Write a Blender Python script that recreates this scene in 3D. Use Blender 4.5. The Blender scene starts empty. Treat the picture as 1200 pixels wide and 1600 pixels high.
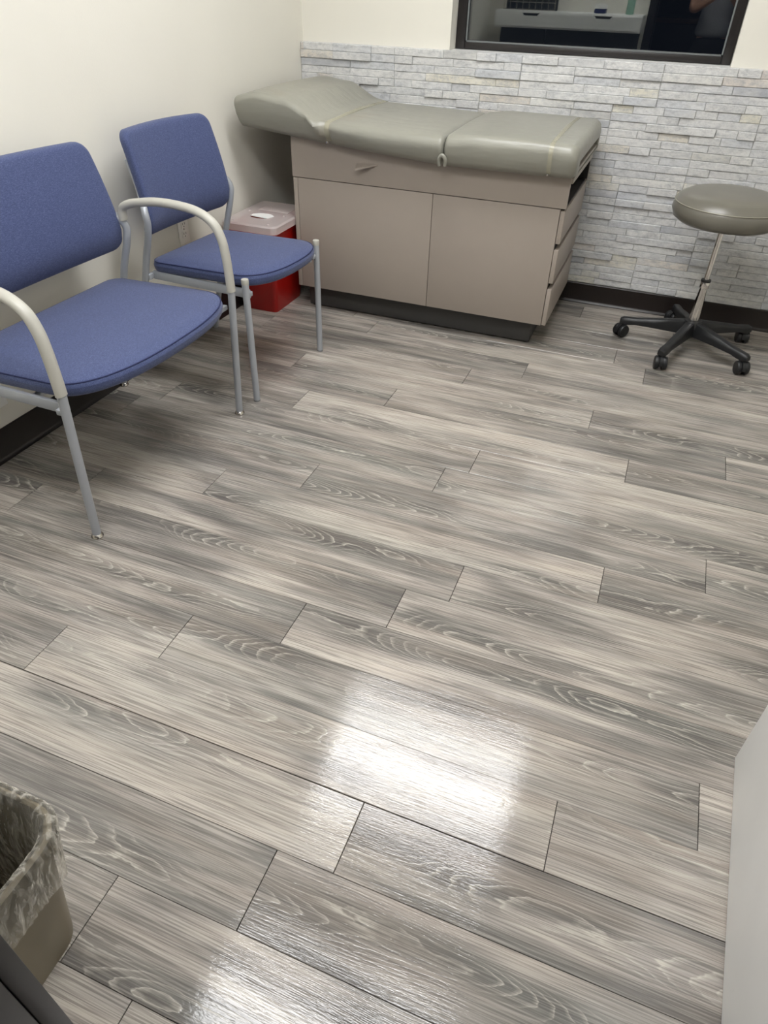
import bpy, bmesh, math, random
from mathutils import Vector, Matrix
random.seed(7)
SC = bpy.context.scene
COL = SC.collection
PI = math.pi

# ------------------------------------------------------------------ camera
RT = Vector((0.9312, 0.3633, 0.0235)); UP = Vector((-0.2432, 0.5729, 0.7828)); FW = Vector((-0.2708, 0.7351, -0.6215))
cam_d = bpy.data.cameras.new('camera')
cam_d.sensor_fit = 'VERTICAL'; cam_d.sensor_height = 36.0
cam_d.lens = 1064.6 * 36.0 / 1600.0
cam_d.clip_start = 0.02
cam = bpy.data.objects.new('camera', cam_d); COL.objects.link(cam)
FWn = FW.normalized(); RTn = (RT - FWn * RT.dot(FWn)).normalized(); UPn = RTn.cross(FWn)
M = Matrix((RTn, UPn, -FWn)).transposed().to_4x4(); M.translation = Vector((0.581, -0.517, 1.328))
cam.matrix_world = M
SC.camera = cam

# ------------------------------------------------------------------ world, exposure
w = bpy.data.worlds.new('night'); SC.world = w; w.use_nodes = True
w.node_tree.nodes['Background'].inputs[0].default_value = (0.004, 0.005, 0.008, 1)
w.node_tree.nodes['Background'].inputs[1].default_value = 1.0
SC.view_settings.view_transform = 'Standard'; SC.view_settings.look = 'None'
SC.view_settings.gamma = 1.0; SC.view_settings.use_curve_mapping = False
SC.view_settings.exposure = 0.0
LAMP_STRENGTH = 19.5
LAMP_COLOR = (0.985, 0.99, 1.0)

# ------------------------------------------------------------------ materials
def srgb(r, g, b):
    f = lambda c: (c / 255) / 12.92 if c <= 10 else (((c / 255) + 0.055) / 1.055) ** 2.4
    return (f(r), f(g), f(b), 1.0)

class NT:
    def __init__(s, name):
        s.m = bpy.data.materials.new(name); s.m.use_nodes = True
        s.t = s.m.node_tree; s.b = s.t.nodes['Principled BSDF']; s.out = s.t.nodes['Material Output']
    def n(s, typ, **kw):
        nd = s.t.nodes.new(typ)
        for k, v in kw.items(): setattr(nd, k, v)
        return nd
    def l(s, a, b): s.t.links.new(a, b)
    def val(s, sock, v):
        if hasattr(v, 'is_output'): s.l(v, sock)
        else: sock.default_value = v
    def math(s, op, a, b=0.0, c=0.0, clamp=False):
        nd = s.n('ShaderNodeMath', operation=op, use_clamp=clamp)
        s.val(nd.inputs[0], a); s.val(nd.inputs[1], b); s.val(nd.inputs[2], c)
        return nd.outputs[0]
    def vmul(s, v, k):
        nd = s.n('ShaderNodeVectorMath', operation='MULTIPLY'); s.val(nd.inputs[0], v); nd.inputs[1].default_value = k
        return nd.outputs[0]
    def vadd(s, a, b):
        nd = s.n('ShaderNodeVectorMath', operation='ADD'); s.val(nd.inputs[0], a); s.val(nd.inputs[1], b)
        return nd.outputs[0]
    def noise(s, vec, scale=1.0, detail=2.0, rough=0.5, dist=0.0):
        nd = s.n('ShaderNodeTexNoise'); s.l(vec, nd.inputs['Vector'])
        nd.inputs['Scale'].default_value = scale; nd.inputs['Detail'].default_value = detail
        nd.inputs['Roughness'].default_value = rough; nd.inputs['Distortion'].default_value = dist
        return nd.outputs[0]
    def ramp(s, f, stops):
        nd = s.n('ShaderNodeValToRGB'); s.l(f, nd.inputs[0]); e = nd.color_ramp.elements
        while len(e) < len(stops): e.new(0.5)
        for el, (p, c) in zip(e, stops): el.position = p; el.color = c if len(c) == 4 else (*c, 1)
        return nd.outputs[0]
    def fr(s, f, a, b, c=0.0, d=1.0):
        nd = s.n('ShaderNodeMapRange'); s.l(f, nd.inputs[0])
        for i, v in enumerate((a, b, c, d)): nd.inputs[1 + i].default_value = v
        return nd.outputs[0]
    def mix(s, f, a, b, blend='MIX'):
        nd = s.n('ShaderNodeMix', data_type='RGBA', blend_type=blend)
        s.val(nd.inputs[0], f); s.val(nd.inputs[6], a); s.val(nd.inputs[7], b)
        return nd.outputs[2]
    def bump(s, h, strength=0.2, dist=0.002, nrm=None):
        nd = s.n('ShaderNodeBump'); s.l(h, nd.inputs['Height'])
        nd.inputs['Strength'].default_value = strength; nd.inputs['Distance'].default_value = dist
        if nrm is not None: s.l(nrm, nd.inputs['Normal'])
        return nd.outputs[0]
    def obj(s): return s.n('ShaderNodeTexCoord').outputs['Object']
    def rand(s): return s.n('ShaderNodeObjectInfo').outputs['Random']
    def fin(s, color=None, rough=None, normal=None, **kw):
        if color is not None: s.val(s.b.inputs['Base Color'], color)
        if rough is not None: s.val(s.b.inputs['Roughness'], rough)
        if normal is not None: s.l(normal, s.b.inputs['Normal'])
        for k, v in kw.items(): s.val(s.b.inputs[k.replace('_', ' ')], v)
        return s.m

def simple(name, rgb, rough, var=0.06, scale=8.0, bump=0.0, bscale=200.0, metal=0.0, **kw):
    t = NT(name); o = t.obj()
    f = t.noise(o, scale, 3.0)
    c = srgb(*rgb)
    lo = tuple(x * (1 - var) for x in c[:3]) + (1,); hi = tuple(min(1, x * (1 + var)) for x in c[:3]) + (1,)
    col = t.ramp(f, [(0.3, lo), (0.7, hi)])
    nrm = t.bump(t.noise(o, bscale, 3.0), bump, 0.001) if bump else None
    return t.fin(col, rough, nrm, Metallic=metal, **kw)

WALL = simple('painted_wall', (225, 222, 212), 0.6, 0.015, 3, 0.25, 220)
CEIL = simple('ceiling_tile', (230, 228, 222), 0.9, 0.03, 60, 0.3, 150)
DARKTRIM = simple('dark_brown_vinyl', (27, 20, 18), 0.35, 0.12, 6)
FRAME = simple('dark_bronze_frame', (27, 23, 23), 0.38, 0.08, 10)
VINYL = None
LAM = simple('beige_laminate', (156, 146, 137), 0.42, 0.012, 14, 0.05, 500)
LAMD = simple('beige_laminate_edge', (156, 147, 136), 0.42, 0.02, 14)
KICK = simple('charcoal_kick', (60, 59, 58), 0.5, 0.05, 10)
INNER = simple('shaded_inside', (30, 27, 25), 0.6, 0.1, 10)  # near-black: the shade inside the table is put into the colour
BLACK = simple('black_plastic', (26, 27, 29), 0.42, 0.1, 30, 0.15, 600)
CHROME = simple('chrome', (225, 223, 220), 0.07, 0.01, 5, metal=1.0)
STEEL = simple('brushed_steel', (190, 185, 178), 0.25, 0.05, 30, metal=1.0)
GREYMETAL = simple('silver_grey_paint', (168, 172, 178), 0.34, 0.02, 30, metal=0.25)
ARMGREY = simple('warm_grey_arm', (178, 176, 167), 0.38, 0.02, 30, 0.05, 700)
RED = simple('red_plastic', (158, 16, 10), 0.35, 0.04, 6)
OUTLET = simple('ivory_plate', (242, 239, 232), 0.35, 0.01, 6)
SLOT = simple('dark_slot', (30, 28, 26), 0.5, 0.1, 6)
WHITE = simple('white_plastic', (240, 240, 238), 0.4, 0.01, 6)
BEIGEBIN = simple('beige_bin_plastic', (128, 118, 98), 0.42, 0.03, 12, 0.08, 500)
MORTAR = simple('grey_mortar', (150, 148, 144), 0.9, 0.1, 40)
SUBFLOOR = simple('dark_subfloor', (52, 46, 42), 0.8, 0.2, 20)
CUSHEDGE = simple('grey_metal_tray', (150, 143, 134), 0.4, 0.03, 20)

def m_door():
    t = NT('white_door_paint'); o = t.obj()
    sm = t.noise(t.vmul(o, (3, 3, 3)), 2.0, 4.0)
    sc = t.noise(t.vmul(o, (9, 9, 3)), 3.0, 5.0, 0.7)
    sc2 = t.fr(sc, 0.68, 0.76)
    c = t.ramp(sm, [(0.3, srgb(240, 240, 239)), (0.7, srgb(246, 246, 245))])
    c = t.mix(t.math('MULTIPLY', sc2, 0.35), c, srgb(200, 198, 198))
    return t.fin(c, 0.45)
DOOR = m_door()

def m_vinyl():
    t = NT('grey_vinyl'); o = t.obj()
    a = t.noise(o, 3.0, 4.0, 0.6); st = t.noise(t.vadd(o, (0.0, 0.0, 0.0)), 4.5, 2.0)
    c = t.ramp(a, [(0.3, srgb(137, 136, 126)), (0.7, srgb(147, 146, 136))])
    c = t.mix(t.math('MULTIPLY', t.fr(st, 0.62, 0.8), 0.35), c, srgb(142, 126, 108))
    fold = t.noise(t.vmul(o, (3, 14, 10)), 2.0, 3.0, 0.55)
    nrm = t.bump(fold, 0.35, 0.012)
    nrm = t.bump(t.noise(o, 700, 2.0), 0.08, 0.0006, nrm)
    return t.fin(c, 0.36, nrm)
VINYL = m_vinyl()
STOOLV = simple('stool_vinyl', (112, 109, 100), 0.3, 0.04, 10, 0.12, 500)

def m_strap():
    t = NT('clear_strap')
    o = t.obj(); f = t.noise(t.vmul(o, (60, 60, 60)), 1.0, 2.0)
    tr = t.n('ShaderNodeBsdfTransparent'); tr.inputs[0].default_value = (0.93, 0.92, 0.85, 1)
    t.fin(srgb(196, 193, 176), 0.1, t.bump(f, 0.4, 0.002))
    mx = t.n('ShaderNodeMixShader'); mx.inputs[0].default_value = 0.42
    t.l(tr.outputs[0], mx.inputs[1]); t.l(t.b.outputs[0], mx.inputs[2]); t.l(mx.outputs[0], t.out.inputs[0])
    return t.m
STRAP = m_strap()

def m_fabric():
    t = NT('blue_fabric'); o = t.obj()
    wv = t.noise(t.vmul(o, (260, 900, 500)), 1.0, 2.0, 0.6)
    w2 = t.noise(t.vmul(o, (600, 140, 600)), 1.0, 2.0, 0.6)
    f = t.math('ADD', t.math('MULTIPLY', wv, 0.5), t.math('MULTIPLY', w2, 0.5))
    c = t.ramp(f, [(0.33, srgb(42, 52, 88)), (0.5, srgb(60, 71, 110)), (0.68, srgb(90, 100, 139))])
    big = t.noise(o, 5.0, 3.0)
    c = t.mix(t.fr(big, 0.3, 0.7, 0.0, 0.15), c, srgb(66, 77, 114))
    nrm = t.bump(f, 0.35, 0.0012)
    return t.fin(c, 0.82, nrm, Sheen_Weight=0.15, Sheen_Roughness=0.5)
FABRIC = m_fabric()
SEAM = simple('navy_seam', (34, 42, 82), 0.8, 0.05, 60)

def m_stone():
    t = NT('quartz_ledger_stone'); o = t.obj(); r = t.rand()
    off = t.n('ShaderNodeCombineXYZ'); t.l(t.math('MULTIPLY', r, 41.0), off.inputs[0]); t.l(t.math('MULTIPLY', r, 17.0), off.inputs[2])
    p = t.vadd(o, off.outputs[0])
    base = t.ramp(t.math('FRACT', t.math('MULTIPLY', r, 7.31)), [
        (0.0, srgb(212, 212, 212)), (0.3, srgb(222, 222, 221)), (0.55, srgb(214, 215, 217)), (0.70, srgb(200, 203, 208)),
        (0.80, srgb(226, 225, 221)), (0.88, srgb(180, 183, 190)), (0.935, srgb(224, 220, 205)), (1.0, srgb(214, 205, 200))])
    n1 = t.noise(t.vmul(p, (1.0, 1.0, 2.0)), 38.0, 8.0, 0.82)
    n2 = t.noise(t.vmul(p, (1.0, 1.0, 2.5)), 9.0, 4.0, 0.6)
    c = t.mix(t.fr(n1, 0.38, 0.56, 0.75, 0.0), base, srgb(164, 166, 170))
    c = t.mix(t.fr(n2, 0.45, 0.75, 0.0, 0.6), c, srgb(232, 231, 228))
    nrm = t.bump(t.noise(t.vmul(p, (1, 1, 1.8)), 55.0, 6.0, 0.75), 0.9, 0.005)
    return t.fin(c, 0.6, nrm)
STONE = m_stone()

def m_plank():
    t = NT('grey_wood_plank'); o = t.obj(); r = t.rand()
    r2 = t.math('FRACT', t.math('MULTIPLY', r, 13.37)); r3 = t.math('FRACT', t.math('MULTIPLY', r, 71.7)); r4 = t.math('FRACT', t.math('MULTIPLY', r, 191.3))
    off = t.n('ShaderNodeCombineXYZ'); t.l(t.math('MULTIPLY', r, 53.0), off.inputs[0]); t.l(t.math('MULTIPLY', r2, 31.0), off.inputs[1])
    p = t.vadd(o, off.outputs[0])
    sep = t.n('ShaderNodeSeparateXYZ'); t.l(o, sep.inputs[0]); x, y = sep.outputs[0], sep.outputs[1]
    # heart line of the cathedral figure, wandering along the plank
    wob = t.noise(t.vmul(p, (2.2, 0.0, 0.0)), 1.0, 1.0)
    yc = t.math('ADD', t.math('MULTIPLY', r3, 0.11), t.math('MULTIPLY', t.math('SUBTRACT', wob, 0.5), 0.06))
    yc = t.math('ADD', yc, 0.02)
    dy = t.math('SUBTRACT', y, yc); dy2 = t.math('MULTIPLY', dy, dy)
    sgn = t.math('SUBTRACT', t.math('MULTIPLY', t.math('GREATER_THAN', r4, 0.35), 2.0), 1.0)
    lowx = t.noise(t.vmul(p, (2.4, 9.0, 0.0)), 1.0, 1.5)
    g = t.math('ADD', t.math('MULTIPLY', t.math('MULTIPLY', x, sgn), 9.0), t.math('MULTIPLY', lowx, 14.0))
    wig = t.noise(t.vmul(p, (30, 90, 0.0)), 1.0, 2.0)
    g = t.math('ADD', g, t.math('MULTIPLY', wig, 0.6))
    g = t.math('ADD', g, t.math('MULTIPLY', dy2, 1800.0))
    fr = t.math('FRACT', g)
    # light growth line with a dark trailing side
    line = t.ramp(fr, [(0.0, (0, 0, 0)), (0.60, (0.0, 0.0, 0.0)), (0.84, (0.5, 0.5, 0.5)), (0.92, (1, 1, 1)), (1.0, (0, 0, 0))])
    core = t.fr(dy2, 0.0, 0.0022, 1.0, 0.0)
    figm = t.fr(t.noise(t.vmul(p, (1.5, 7.0, 0.0)), 1.0, 1.0), 0.38, 0.54)
    fig = t.math('MULTIPLY', core, figm, clamp=True)
    streak = t.noise(t.vmul(p, (1.5, 40.0, 0.0)), 1.0, 6.0, 0.72, 0.5)
    broad = t.noise(t.vmul(p, (1.6, 11.0, 0.0)), 1.0, 3.0, 0.5, 0.6)
    patch = t.noise(t.vmul(p, (2.6, 6.0, 0.0)), 1.0, 2.0, 0.5, 0.4)
    fine = t.noise(t.vmul(p, (6.0, 340.0, 0.0)), 1.0, 2.0, 0.6)
    fine2 = t.noise(t.vmul(p, (2.5, 150.0, 0.0)), 1.0, 3.0, 0.7)
    tone = t.math('ADD', t.math('MULTIPLY', broad, 0.50), t.math('MULTIPLY', streak, 0.28))
    tone = t.math('ADD', tone, t.math('MULTIPLY', patch, 0.22))
    tone = t.math('ADD', tone, t.math('MULTIPLY', t.math('SUBTRACT', r2, 0.5), 0.10))
    tone = t.math("SUBTRACT", tone, t.math("MULTIPLY", fig, 0.075))
    c = t.ramp(tone, [(0.34, srgb(94, 91, 88)), (0.43, srgb(126, 122, 117)), (0.50, srgb(160, 153, 146)), (0.57, srgb(186, 178, 168)), (0.68, srgb(203, 195, 185))])
    warm = t.noise(t.vmul(p, (1.0, 9.0, 0.0)), 1.7, 2.0)
    c = t.mix(t.fr(warm, 0.45, 0.70, 0.0, 0.30), c, srgb(180, 164, 150))
    cool = t.noise(t.vadd(t.vmul(p, (0.8, 7.0, 0.0)), (5.0, 3.0, 0.0)), 1.3, 2.0)
    c = t.mix(t.fr(cool, 0.48, 0.72, 0.0, 0.30), c, srgb(142, 144, 138))
    c = t.mix(t.math('MULTIPLY', t.math('MULTIPLY', line, fig), 0.75), c, srgb(206, 200, 188))
    soft = t.math('MULTIPLY', t.math('MULTIPLY', line, t.math('SUBTRACT', 1.0, fig)), 0.10)
    c = t.mix(soft, c, srgb(184, 177, 166))
    c = t.mix(t.fr(fine, 0.38, 0.54, 0.50, 0.0), c, srgb(88, 84, 81))
    c = t.mix(t.fr(fine, 0.52, 0.66, 0.0, 0.22), c, srgb(196, 190, 180))
    c = t.mix(t.fr(fine2, 0.36, 0.47, 0.36, 0.0), c, srgb(84, 81, 77))
    c = t.mix(t.fr(streak, 0.31, 0.40, 0.4, 0.0), c, srgb(84, 80, 75))
    h = t.math('ADD', t.math('MULTIPLY', fine, 0.6), t.math('MULTIPLY', line, 0.15))
    nrm = t.bump(h, 0.29, 0.0010)
    rip = t.noise(t.vmul(p, (75, 260, 0.0)), 1.0, 2.0, 0.55)
    nrm = t.bump(rip, 0.155, 0.0010, nrm)
    rg = t.fr(t.noise(p, 4.0, 3.0), 0.3, 0.7, 0.05, 0.08)
    return t.fin(c, rg, nrm, Specular_IOR_Level=0.46)
PLANK = m_plank()

def m_glass():
    t = NT('window_glass')
    t.fin((0.95, 0.98, 0.97, 1), 0.0, None, Transmission_Weight=1.0, IOR=1.5)
    return t.m
GLASS = m_glass()

def m_lid():
    t = NT('translucent_lid')
    t.fin(srgb(232, 222, 220), 0.3, t.bump(t.noise(t.obj(), 90, 2), 0.1, 0.002))
    tr = t.n('ShaderNodeBsdfTransparent'); tr.inputs[0].default_value = (0.96, 0.93, 0.93, 1)
    mx = t.n('ShaderNodeMixShader'); mx.inputs[0].default_value = 0.52
    t.l(tr.outputs[0], mx.inputs[1]); t.l(t.b.outputs[0], mx.inputs[2]); t.l(mx.outputs[0], t.out.inputs[0])
    return t.m
LID = m_lid()

def m_liner():
    t = NT('clear_liner_film'); o = t.obj()
    f = t.noise(t.vmul(o, (30, 30, 9)), 1.0, 3.0, 0.55, 0.8)
    nrm = t.bump(f, 0.8, 0.02)
    t.fin(srgb(225, 220, 208), 0.12, nrm)
    tr = t.n('ShaderNodeBsdfTransparent'); tr.inputs[0].default_value = (0.94, 0.93, 0.9, 1)
    gl = t.n('ShaderNodeFresnel'); gl.inputs[0].default_value = 1.5; t.l(nrm, gl.inputs['Normal'])
    fac = t.math('ADD', t.math('MULTIPLY', gl.outputs[0], 1.6), t.fr(t.noise(t.vmul(o, (70, 70, 12)), 1.0, 3.0, 0.6, 0.5), 0.46, 0.70, 0.05, 0.42), clamp=True)  # pale opacity streaks stand in for highlights along the folds
    mx = t.n('ShaderNodeMixShader'); t.l(fac, mx.inputs[0])
    t.l(tr.outputs[0], mx.inputs[1]); t.l(t.b.outputs[0], mx.inputs[2]); t.l(mx.outputs[0], t.out.inputs[0])
    return t.m
LINER = m_liner()

def m_emit():
    t = NT('lamp_diffuser'); o = t.obj()
    f = t.noise(o, 400.0, 2.0)
    t.fin(srgb(245, 245, 240), 0.5)
    t.b.inputs['Emission Color'].default_value = (*LAMP_COLOR, 1)
    t.l(t.fr(f, 0.2, 0.8, LAMP_STRENGTH * 0.97, LAMP_STRENGTH * 1.03), t.b.inputs['Emission Strength'])
    return t.m
DIFFUSER = m_emit()

# ------------------------------------------------------------------ object helpers
def base(o):
    v = Vector((0, 0, 0))
    while o is not None: v = v + o.location; o = o.parent
    return v

def tag(o, label=None, cat=None, group=None, kind=None):
    if label: o['label'] = label
    if cat: o['category'] = cat
    if group: o['group'] = group
    if kind: o['kind'] = kind
    return o

def empty(name, loc, label, cat, group=None, rz=0.0):
    o = bpy.data.objects.new(name, None); COL.objects.link(o)
    o.empty_display_size = 0.1; o.location = loc; o.rotation_euler = (0, 0, rz)
    return tag(o, label, cat, group)

def link(name, me, mat, parent=None, loc=(0, 0, 0)):
    o = bpy.data.objects.new(name, me); COL.objects.link(o); o.location = loc
    if mat is not None and not me.materials: me.materials.append(mat)
    if parent is not None: o.parent = parent
    return o

def mesh(name, V, Fc, mat, parent=None, smooth=False, local=False, loc=(0, 0, 0), auto=None):
    """V in world coordinates (or in the parent's when local)."""
    b = Vector((0, 0, 0)) if (local or parent is None) else base(parent)
    b = b + Vector(loc)
    me = bpy.data.meshes.new(name)
    me.from_pydata([tuple(Vector(v) - b) for v in V], [], Fc)
    bm = bmesh.new(); bm.from_mesh(me); bmesh.ops.recalc_face_normals(bm, faces=bm.faces[:]); bm.to_mesh(me); bm.free()
    me.update()
    if smooth:
        for p in me.polygons: p.use_smooth = True
        if auto is not None: me.set_sharp_from_angle(angle=math.radians(auto))
    return link(name, me, mat, parent, loc)

class MB:
    """collects shapes into one mesh"""
    def __init__(s): s.V = []; s.F = []
    def add(s, V, Fc):
        k = len(s.V); s.V += [tuple(v) for v in V]; s.F += [tuple(i + k for i in f) for f in Fc]; return s
    def box(s, x0, x1, y0, y1, z0, z1, bev=0.0, seg=2):
        if bev <= 0:
            V = [(x, y, z) for x in (x0, x1) for y in (y0, y1) for z in (z0, z1)]
            Fc = [(0, 1, 3, 2), (4, 6, 7, 5), (0, 4, 5, 1), (2, 3, 7, 6), (0, 2, 6, 4), (1, 5, 7, 3)]
            return s.add(V, Fc)
        bm = bmesh.new(); bmesh.ops.create_cube(bm, size=1.0)
        for v in bm.verts:
            v.co = Vector(((x0 + x1) / 2 + v.co.x * (x1 - x0), (y0 + y1) / 2 + v.co.y * (y1 - y0), (z0 + z1) / 2 + v.co.z * (z1 - z0)))
        bmesh.ops.bevel(bm, geom=bm.edges[:], offset=bev, segments=seg, affect='EDGES', profile=0.5)
        bm.verts.ensure_lookup_table()
        V = [v.co.copy() for v in bm.verts]; Fc = [tuple(v.index for v in f.verts) for f in bm.faces]; bm.free()
        return s.add(V, Fc)
    def tube(s, pts, r, n=14, sx=1.0, sy=1.0, ref=None, cap=True, smooth=0, closed=False):
        P = [Vector(p) for p in pts]
        R = list(r) if isinstance(r, (list, tuple)) else [r] * len(P)
        if smooth:
            Q = []; QR = []; m = len(P)
            rng = range(m) if closed else range(m - 1)
            for i in rng:
                if closed: p0, p1, p2, p3 = P[(i - 1) % m], P[i], P[(i + 1) % m], P[(i + 2) % m]
                else: p0, p1, p2, p3 = P[max(i - 1, 0)], P[i], P[i + 1], P[min(i + 2, m - 1)]
                for k in range(smooth):
                    u = k / smooth
                    Q.append(0.5 * ((2 * p1) + (p2 - p0) * u + (2 * p0 - 5 * p1 + 4 * p2 - p3) * u * u + (3 * p1 - p0 - 3 * p2 + p3) * u ** 3))
                    QR.append(R[i] * (1 - u) + R[(i + 1) % m] * u)
            if not closed: Q.append(P[-1]); QR.append(R[-1])
            P, R = Q, QR
        m = len(P); V = []; Fc = []
        nrm = None
        for i in range(m):
            if closed: t = (P[(i + 1) % m] - P[i - 1]).normalized()
            else: t = (P[min(i + 1, m - 1)] - P[max(i - 1, 0)]).normalized()
            if nrm is None:
                a = Vector(ref) if ref else (Vector((0, 1, 0)) if abs(t.y) < 0.9 else Vector((1, 0, 0)))
                nrm = (a - t * a.dot(t)).normalized()
            else: nrm = (nrm - t * nrm.dot(t)).normalized()
            bn = t.cross(nrm)
            for k in range(n):
                an = 2 * PI * k / n
                V.append(P[i] + nrm * (math.cos(an) * R[i] * sx) + bn * (math.sin(an) * R[i] * sy))
        for i in range(m if closed else m - 1):
            for k in range(n):
                j = (i + 1) % m
                Fc.append((i * n + k, i * n + (k + 1) % n, j * n + (k + 1) % n, j * n + k))
        if cap and not closed:
            Fc.append(tuple(range(n))); Fc.append(tuple((m - 1) * n + k for k in range(n)))
        return s.add(V, Fc)
    def lathe(s, prof, c=(0, 0, 0), n=32, axis=None):
        """prof: list of (r, h); axis: unit vector of h"""
        ax = Vector(axis) if axis else Vector((0, 0, 1))
        a = Vector((1, 0, 0)) if abs(ax.x) < 0.9 else Vector((0, 1, 0))
        u = (a - ax * a.dot(ax)).normalized(); v = ax.cross(u); c = Vector(c)
        V = []; Fc = []
        for r, h in prof:
            for k in range(n):
                an = 2 * PI * k / n
                V.append(c + ax * h + u * (r * math.cos(an)) + v * (r * math.sin(an)))
        m = len(prof)
        for i in range(m - 1):
            for k in range(n): Fc.append((i * n + k, i * n + (k + 1) % n, (i + 1) * n + (k + 1) % n, (i + 1) * n + k))
        if prof[0][0] > 1e-6: Fc.append(tuple(range(n)))
        if prof[-1][0] > 1e-6: Fc.append(tuple((m - 1) * n + k for k in range(n)))
        return s.add(V, Fc)
    def loft(s, loops, cap=True):
        n = len(loops[0]); V = [v for lp in loops for v in lp]; Fc = []
        for i in range(len(loops) - 1):
            for k in range(n): Fc.append((i * n + k, i * n + (k + 1) % n, (i + 1) * n + (k + 1) % n, (i + 1) * n + k))
        if cap: Fc.append(tuple(range(n))); Fc.append(tuple((len(loops) - 1) * n + k for k in range(n)))
        return s.add(V, Fc)
    def make(s, name, mat, parent=None, smooth=False, local=False, auto=35):
        return mesh(name, s.V, s.F, mat, parent, smooth, local, auto=auto)

def box(name, x0, x1, y0, y1, z0, z1, mat, parent=None, bev=0.0, local=False, seg=2):
    return MB().box(x0, x1, y0, y1, z0, z1, bev, seg).make(name, mat, parent, bev > 0, local)

def structure(o): o['kind'] = 'structure'; return o

# ------------------------------------------------------------------ the room
U = 0.152                                     # plank width
CEILZ = 2.60
def wall_x(y): return -1.287 + 0.0085 * (y - 0.8)     # the left wall runs slightly out of square
XR = 1.75; YB = 3.14; YF = -0.42

# floor: dark underlay carrying the planks, one object each
floor = structure(box('floor', -1.42, XR + 0.1, -0.50, YB + 0.1, -0.06, -0.0065, SUBFLOOR))
ANCH = {-3: 0.586, -2: -0.381, -1: 1.27, 0: 2.046, 1: 4.465, 2: 6.262, 3: -0.302, 4: 1.195, 5: 2.004, 6: 4.473, 7: 6.277, 8: 0.711,
        9: 1.246, 10: 4.539, 11: -1.583, 12: 3.465, 13: -0.07, 14: 1.352, 15: 4.522, 16: 3.623, 17: 0.4, 18: -3.1, 19: 2.2, 20: -1.2}
def plank_mesh(L, W, crown, tilt):
    n = 8; e = 0.0008; V = []; Fc = []
    ys = [0.0, e] + [e + (W - 2 * e) * k / n for k in range(1, n)] + [W - e, W]
    zs = []
    for i, yy in enumerate(ys):
        c = -crown * ((2 * yy / W - 1) ** 2)
        if i in (0, len(ys) - 1): c -= e * 0.9
        zs.append(c + tilt * (yy / W - 0.5) * W)
    m = len(ys); zm = max(zs); zs = [z - zm for z in zs]
    for xx in (0.0, e, L - e, L):
        dz = -e * 0.9 if xx in (0.0, L) else 0.0
        V += [(xx, yy, z + dz) for yy, z in zip(ys, zs)]
    for a in range(3):
        for i in range(m - 1): Fc.append((a * m + i, (a + 1) * m + i, (a + 1) * m + i + 1, a * m + i + 1))
    k = len(V); bz = -0.0062
    V += [(0, 0, bz), (L, 0, bz), (L, W, bz), (0, W, bz)]
    Fc += [(k, k + 1, 3 * m, 2 * m, m, 0), (k + 3, m - 1, 2 * m - 1, 3 * m - 1, 4 * m - 1, k + 2)]
    Fc += [tuple([k] + list(range(0, m)) + [k + 3]), tuple([k + 1, k + 2] + [3 * m + i for i in range(m - 1, -1, -1)])]
    Fc += [(k, k + 3, k + 2, k + 1)]
    me = bpy.data.meshes.new('plank'); me.from_pydata(V, [], Fc); me.update()
    for p in me.polygons: p.use_smooth = True
    me.set_sharp_from_angle(angle=math.radians(20))
    return me
TILT = {-3: -0.004, -2: -0.006, -1: 0.010, 0: -0.015, 1: 0.0, 2: 0.014, 3: 0.004}
for row in range(-3, 21):
    y0, y1 = row * U, (row + 1) * U
    if row == 20: y1 = YB + 0.01
    xs = [ANCH[row] + 8.23 * k for k in range(-4, 5)]
    xs = [x * U for x in xs]
    for a, b in zip(xs[:-1], xs[1:]):
        a = max(a, -1.36); b = min(b, XR + 0.05)
        if b - a < 0.02: continue
        me = plank_mesh(b - a - 0.0016, y1 - y0 - 0.0010, random.uniform(0.0002, 0.0006), TILT.get(row, random.uniform(-0.005, 0.005)))
        link('plank', me, PLANK, floor, (a + 0.0008, y0 + 0.0005, 0.0))

# left wall
structure(mesh('wall_left', [(wall_x(y) + dx, y, z) for dx in (0, -0.1) for y in (-0.6, 3.4) for z in (-0.06, CEILZ)],
     [(0, 1, 3, 2), (4, 6, 7, 5), (0, 4, 5, 1), (2, 3, 7, 6), (0, 2, 6, 4), (1, 5, 7, 3)], WALL))
structure(box('wall_right', XR, XR + 0.1, -0.6, 3.4, -0.06, CEILZ, WALL))
structure(box('ceiling', -1.4, XR + 0.1, -0.6, 3.4, CEILZ, CEILZ + 0.06, CEIL))
# back wall with the window opening; ledger stones below
WX0, WX1, WZ0, WZ1 = -0.512, 0.706, 1.050, 2.10
mb = MB()
mb.box(-1.42, WX0, YB, YB + 0.16, -0.06, CEILZ); mb.box(WX1, XR + 0.1, YB, YB + 0.16, -0.06, CEILZ)
mb.box(WX0, WX1, YB, YB + 0.16, -0.06, WZ0 - 0.012); mb.box(WX0, WX1, YB, YB + 0.16, WZ1, CEILZ)
wall_back = structure(mb.make('wall_back', WALL))
structure(box('trim_1', WX0 + 0.001, WX1 - 0.001, YB - 0.004, YB + 0.11, WZ0 - 0.012, WZ0 - 0.001, WHITE))   # sill
box('mortar_bed', -1.30, XR, YB - 0.0285, YB - 0.0005, 0.0, WZ0 - 0.004, MORTAR, wall_back)
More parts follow.
